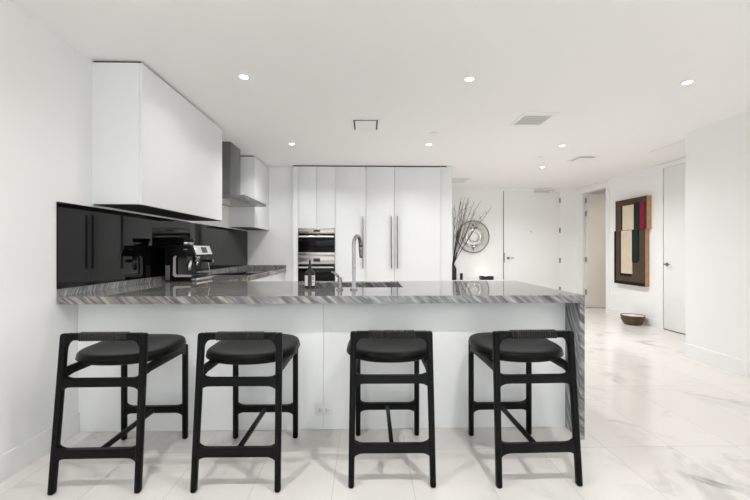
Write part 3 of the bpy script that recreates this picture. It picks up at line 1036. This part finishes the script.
for sgn in (1, -1):
    bm = bmesh.new()
    tri = [(-0.10 * sgn, 0.17 * sgn), (0.09 * sgn, 0.18 * sgn), (0.03 * sgn, 0.215 * sgn), (0.0, 0.295 * sgn), (-0.03 * sgn, 0.22 * sgn)]
    A = [bm.verts.new((x, -0.040, z)) for x, z in tri]
    B = [bm.verts.new((x * 0.9, -0.105 if abs(z) < 0.2 else -0.055, z)) for x, z in tri]
    bm.faces.new(A); bm.faces.new(B)
    for i in range(5):
        bm.faces.new((A[i], A[(i + 1) % 5], B[(i + 1) % 5], B[i]))
    obj('fin', bm, 'dark_handle', sp)

# ------------------------------------------------------------------ hall wall: artwork and bowl
art = thing('relief_artwork', 'two-tier brown relief artwork with cream, green and red bars on the hall wall', 'artwork', (XH - 0.0005, 6.12, 0.612))
T = 0.086


def art_box(name, y0, y1, z0, z1, x0, x1, m, parent, bev=0.0):
    # x0, x1 measured from the wall outwards (to -x)
    return bx(name, (-x1, -x0, y0 - 6.12, y1 - 6.12, z0 - 0.612, z1 - 0.612), m, parent, bev)


ua = art_box('upper_frame', 5.757, 6.482, 1.537, 2.062, 0.0, T - 0.012, 'light_wood', art)
la = art_box('lower_frame', 5.800, 6.522, 0.612, 1.536, 0.0, T - 0.022, 'light_wood', art)
art_box('ground', 5.763, 6.482, 1.537, 2.062, T - 0.0115, T, 'art_brown', ua)
art_box('ground', 5.806, 6.522, 0.612, 1.536, T - 0.0215, T - 0.01, 'art_brown', la)
# upper bars
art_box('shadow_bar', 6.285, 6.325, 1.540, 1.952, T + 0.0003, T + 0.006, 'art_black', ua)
art_box('cream_bar', 6.020, 6.284, 1.540, 1.955, T + 0.0003, T + 0.012, 'art_cream', ua)
art_box('green_bar', 5.880, 6.019, 1.540, 1.975, T + 0.0003, T + 0.010, 'art_green', ua)
art_box('red_bar', 5.785, 5.879, 1.540, 1.968, T + 0.0003, T + 0.012, 'art_red', ua)
# lower bars
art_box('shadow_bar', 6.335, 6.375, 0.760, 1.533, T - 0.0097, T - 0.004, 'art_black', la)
art_box('cream_bar', 6.075, 6.334, 0.800, 1.533, T - 0.0097, T + 0.002, 'art_cream', la)
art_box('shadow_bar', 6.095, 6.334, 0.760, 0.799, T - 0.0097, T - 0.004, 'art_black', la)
art_box('green_bar', 5.925, 6.074, 1.02, 1.533, T - 0.0097, T + 0.000, 'art_green', la)
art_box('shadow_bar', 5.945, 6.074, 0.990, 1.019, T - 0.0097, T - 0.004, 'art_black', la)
art_box('edge_strip', 6.480, 6.521, 0.665, 1.533, T - 0.0097, T - 0.003, 'art_black', la)
art_box('edge_strip', 5.810, 6.521, 0.613, 0.664, T - 0.0097, T - 0.003, 'art_black', la)

bw = thing('wooden_bowl', 'dark wooden bowl with pale inside on the floor below the artwork', 'bowl', (4.295, 5.88, 0.0005))
bm = bmesh.new()
lathe(bm, [(0, 0), (0.110, 0), (0.136, 0.025), (0.160, 0.08), (0.170, 0.145), (0.166, 0.152), (0.160, 0.145), (0.149, 0.085), (0.125, 0.035), (0, 0.026)], 48)
obj('shell', bm, 'bowl_wood', bw, smooth=True)
bm = bmesh.new()
lathe(bm, [(0, 0.030), (0.121, 0.039), (0.1455, 0.087), (0.1580, 0.1435), (0.1545, 0.1435), (0.142, 0.089), (0.119, 0.041), (0, 0.033)], 48)
obj('lining', bm, 'bowl_inside', bw, smooth=True)

# ------------------------------------------------------------------ bar stools
# local: +y towards the peninsula; origin on the floor at the middle of the footprint
def lean(v):
    """rear frame leans towards the seat and narrows a little as it rises"""
    t = v.z / 0.775
    v.x *= (0.2075 - 0.009 * t) / 0.2075
    v.y += 0.068 * t


def fillet_bar(half, zc, h, fl, L=0.045, n=6):
    """outline (x,z) of a rail whose ends flare into the legs"""
    top = []
    for k in range(n + 1):
        t = PI / 2 * k / n
        top.append((-half + L - L * math.cos(t), zc + h / 2 + fl - fl * math.sin(t)))
    top += [(-x, z) for x, z in reversed(top)]
    bot = [(x, 2 * zc - z) for x, z in reversed(top)]
    return top + bot


def build_stool(loc, rotz, label):
    st = thing('bar_stool', label, 'stool', loc, rotz, 'black bar stools along the peninsula')
    yb, yf = -0.262, 0.262
    # rear legs
    for s in (-1, 1):
        bm = bmesh.new()
        box(bm, s * 0.2075 - 0.0165, s * 0.2075 + 0.0165, yb - 0.017, yb + 0.017, 0.0, 0.7745, 0.011, 4)
        for v in bm.verts:
            # slightly stouter towards the top
            f = 0.90 + 0.16 * v.co.z / 0.775
            v.co.x = s * 0.2075 + (v.co.x - s * 0.2075) * f
            lean(v.co)
        obj('leg', bm, 'black_wood', st, smooth=True, angle=50)
    # front legs
    for s in (-1, 1):
        bm = bmesh.new()
        box(bm, s * 0.190 - 0.016, s * 0.190 + 0.016, yf - 0.016, yf + 0.016, 0.0, 0.601, 0.011, 4)
        obj('leg', bm, 'black_wood', st, smooth=True, angle=50)
    # top rail with fillets under its ends
    half = 0.1930
    n = 12
    L, f = 0.046, 0.046
    out = [(-half, 0.7745), (half, 0.7745)]
    bot = []
    for k in range(n + 1):
        t = PI / 2 * k / n
        bot.append((-half + L - L * math.cos(t), 0.742 - f + f * math.sin(t)))
    out += [(-x, z) for x, z in bot] + list(reversed(bot))
    bm = bmesh.new()
    prism(bm, out, 'y', yb - 0.014, yb + 0.014, 0.002)
    for v in bm.verts:
        lean(v.co)
    tr = obj('back_rail', bm, 'black_wood', st, smooth=True, angle=40)
    # cord winding round the rail
    bm = bmesh.new()
    nT = 20
    x0, x1 = -0.126, 0.126
    rings = []
    for k in range(nT * 4 + 1):
        x = x0 + (x1 - x0) * k / (nT * 4)
        g = 0.0002 + 0.0055 * abs(math.sin(PI * k / 4))
        hy, hz = 0.0150 + g, 0.0170 + g
        ring = []
        for q in range(16):
            a = 2 * PI * q / 16
            ca, sa = math.cos(a), math.sin(a)
            p = 0.55
            ring.append(bm.verts.new((x, yb + hy * math.copysign(abs(ca) ** p, ca), 0.7585 + hz * math.copysign(abs(sa) ** p, sa))))
        rings.append(ring)
    for A, B in zip(rings[:-1], rings[1:]):
        for q in range(16):
            bm.faces.new((A[q], A[(q + 1) % 16], B[(q + 1) % 16], B[q]))
    bm.faces.new(rings[0]); bm.faces.new(list(reversed(rings[-1])))
    for v in bm.verts:
        lean(v.co)
    cw = obj('cord_wrap', bm, 'black_cord', st, smooth=True, angle=70)
    cw['label'] = 'black cord wound round the back rail'
    # rear crossbars (below the seat and near the floor)
    for zc, h in ((0.531, 0.040), (0.190, 0.043)):
        bm = bmesh.new()
        prism(bm, fillet_bar(0.1940, zc, h, 0.021, 0.05), 'y', yb - 0.012, yb + 0.012, 0.004)
        for v in bm.verts:
            lean(v.co)
        obj('crossbar', bm, 'black_wood', st, smooth=True, angle=40)
    # front crossbar
    bm = bmesh.new()
    prism(bm, fillet_bar(0.1755, 0.190, 0.041, 0.019, 0.05), 'y', yf - 0.012, yf + 0.012, 0.004)
    obj('crossbar', bm, 'black_wood', st, smooth=True, angle=40)
    # middle stretcher between the low crossbars
    bm = bmesh.new()
    box(bm, -0.011, 0.011, -0.231, 0.2495, 0.178, 0.202, 0.004)
    obj('stretcher', bm, 'black_wood', st, smooth=True, angle=40)
    # side rails carrying the seat, flared where they meet the front leg
    for s in (-1, 1):
        bm = bmesh.new()
        pr = [(-0.192, 0.603), (0.2455, 0.603), (0.2455, 0.515)]
        for k in range(1, 7):
            t = PI / 2 * k / 6
            pr.append((0.2455 - 0.045 * (1 - math.cos(t)), 0.515 + 0.045 * math.sin(t)))
        pr += [(-0.150, 0.562), (-0.196, 0.553)]
        prism(bm, pr, 'x', s * 0.1945 - 0.010, s * 0.1945 + 0.010, 0.003)
        obj('side_rail', bm, 'black_wood', st, smooth=True, angle=40)
    # seat
    def tilt(y):
        return -0.022 * max(0.0, 0.05 - y) + 0.04 * max(0.0, y - 0.05) + 0.002

    def outline(sc, n=72):
        P = []
        for k in range(n):
            a = 2 * PI * k / n
            ca, sa = math.cos(a), math.sin(a)
            if sa >= 0:
                ex, ay = 3.4, 0.275
            else:
                ex, ay = 2.25, 0.205
            rx, ry = 0.246, ay
            r = (abs(ca / rx) ** ex + abs(sa / ry) ** ex) ** (-1 / ex)
            P.append((r * ca * sc, 0.012 + r * sa * sc))
        return P

    def layers(bm, ls):
        R = []
        for sc, z in ls:
            R.append([bm.verts.new((x, y, z + tilt(y))) for x, y in outline(sc)])
        n = len(R[0])
        for A, B in zip(R[:-1], R[1:]):
            for k in range(n):
                bm.faces.new((A[k], A[(k + 1) % n], B[(k + 1) % n], B[k]))
        bm.faces.new(R[0]); bm.faces.new(list(reversed(R[-1])))

    bm = bmesh.new()
    layers(bm, [(0.80, 0.6035), (0.90, 0.6045), (0.955, 0.611), (0.965, 0.6165), (0.93, 0.6175), (0.5, 0.6175)])
    obj('seat_base', bm, 'black_wood', st, smooth=True, angle=50)
    bm = bmesh.new()
    layers(bm, [(0.5, 0.618), (0.95, 0.618), (0.985, 0.621), (1.0, 0.630), (0.995, 0.640), (0.975, 0.649), (0.94, 0.655), (0.88, 0.657), (0.7, 0.652), (0.4, 0.646), (0.1, 0.644)])
    seat = obj('seat', bm, 'black_leather', st, smooth=True, angle=70)
    bm = bmesh.new()
    o_ = outline(0.999, 64)
    tube(bm, [(x, y, 0.6225 + tilt(y)) for x, y in o_ + o_[:1]], 0.003, 6)
    obj('piping', bm, 'black_leather', seat, smooth=True, angle=70)
    return st


s1 = build_stool((-1.342, 2.118, 0.0), 0.01, 'black wooden bar stool nearest the left wall, first from the left')
copy_thing(s1, (-0.647, 2.114, 0.0), -0.01, 'black wooden bar stool just left of the power outlet, second from the left')
copy_thing(s1, (0.132, 2.133, 0.0), -0.01, 'black wooden bar stool just right of the power outlet, third from the left')
copy_thing(s1, (0.871, 2.121, 0.0), 0.02, 'black wooden bar stool nearest the stone end panel, rightmost of the four')
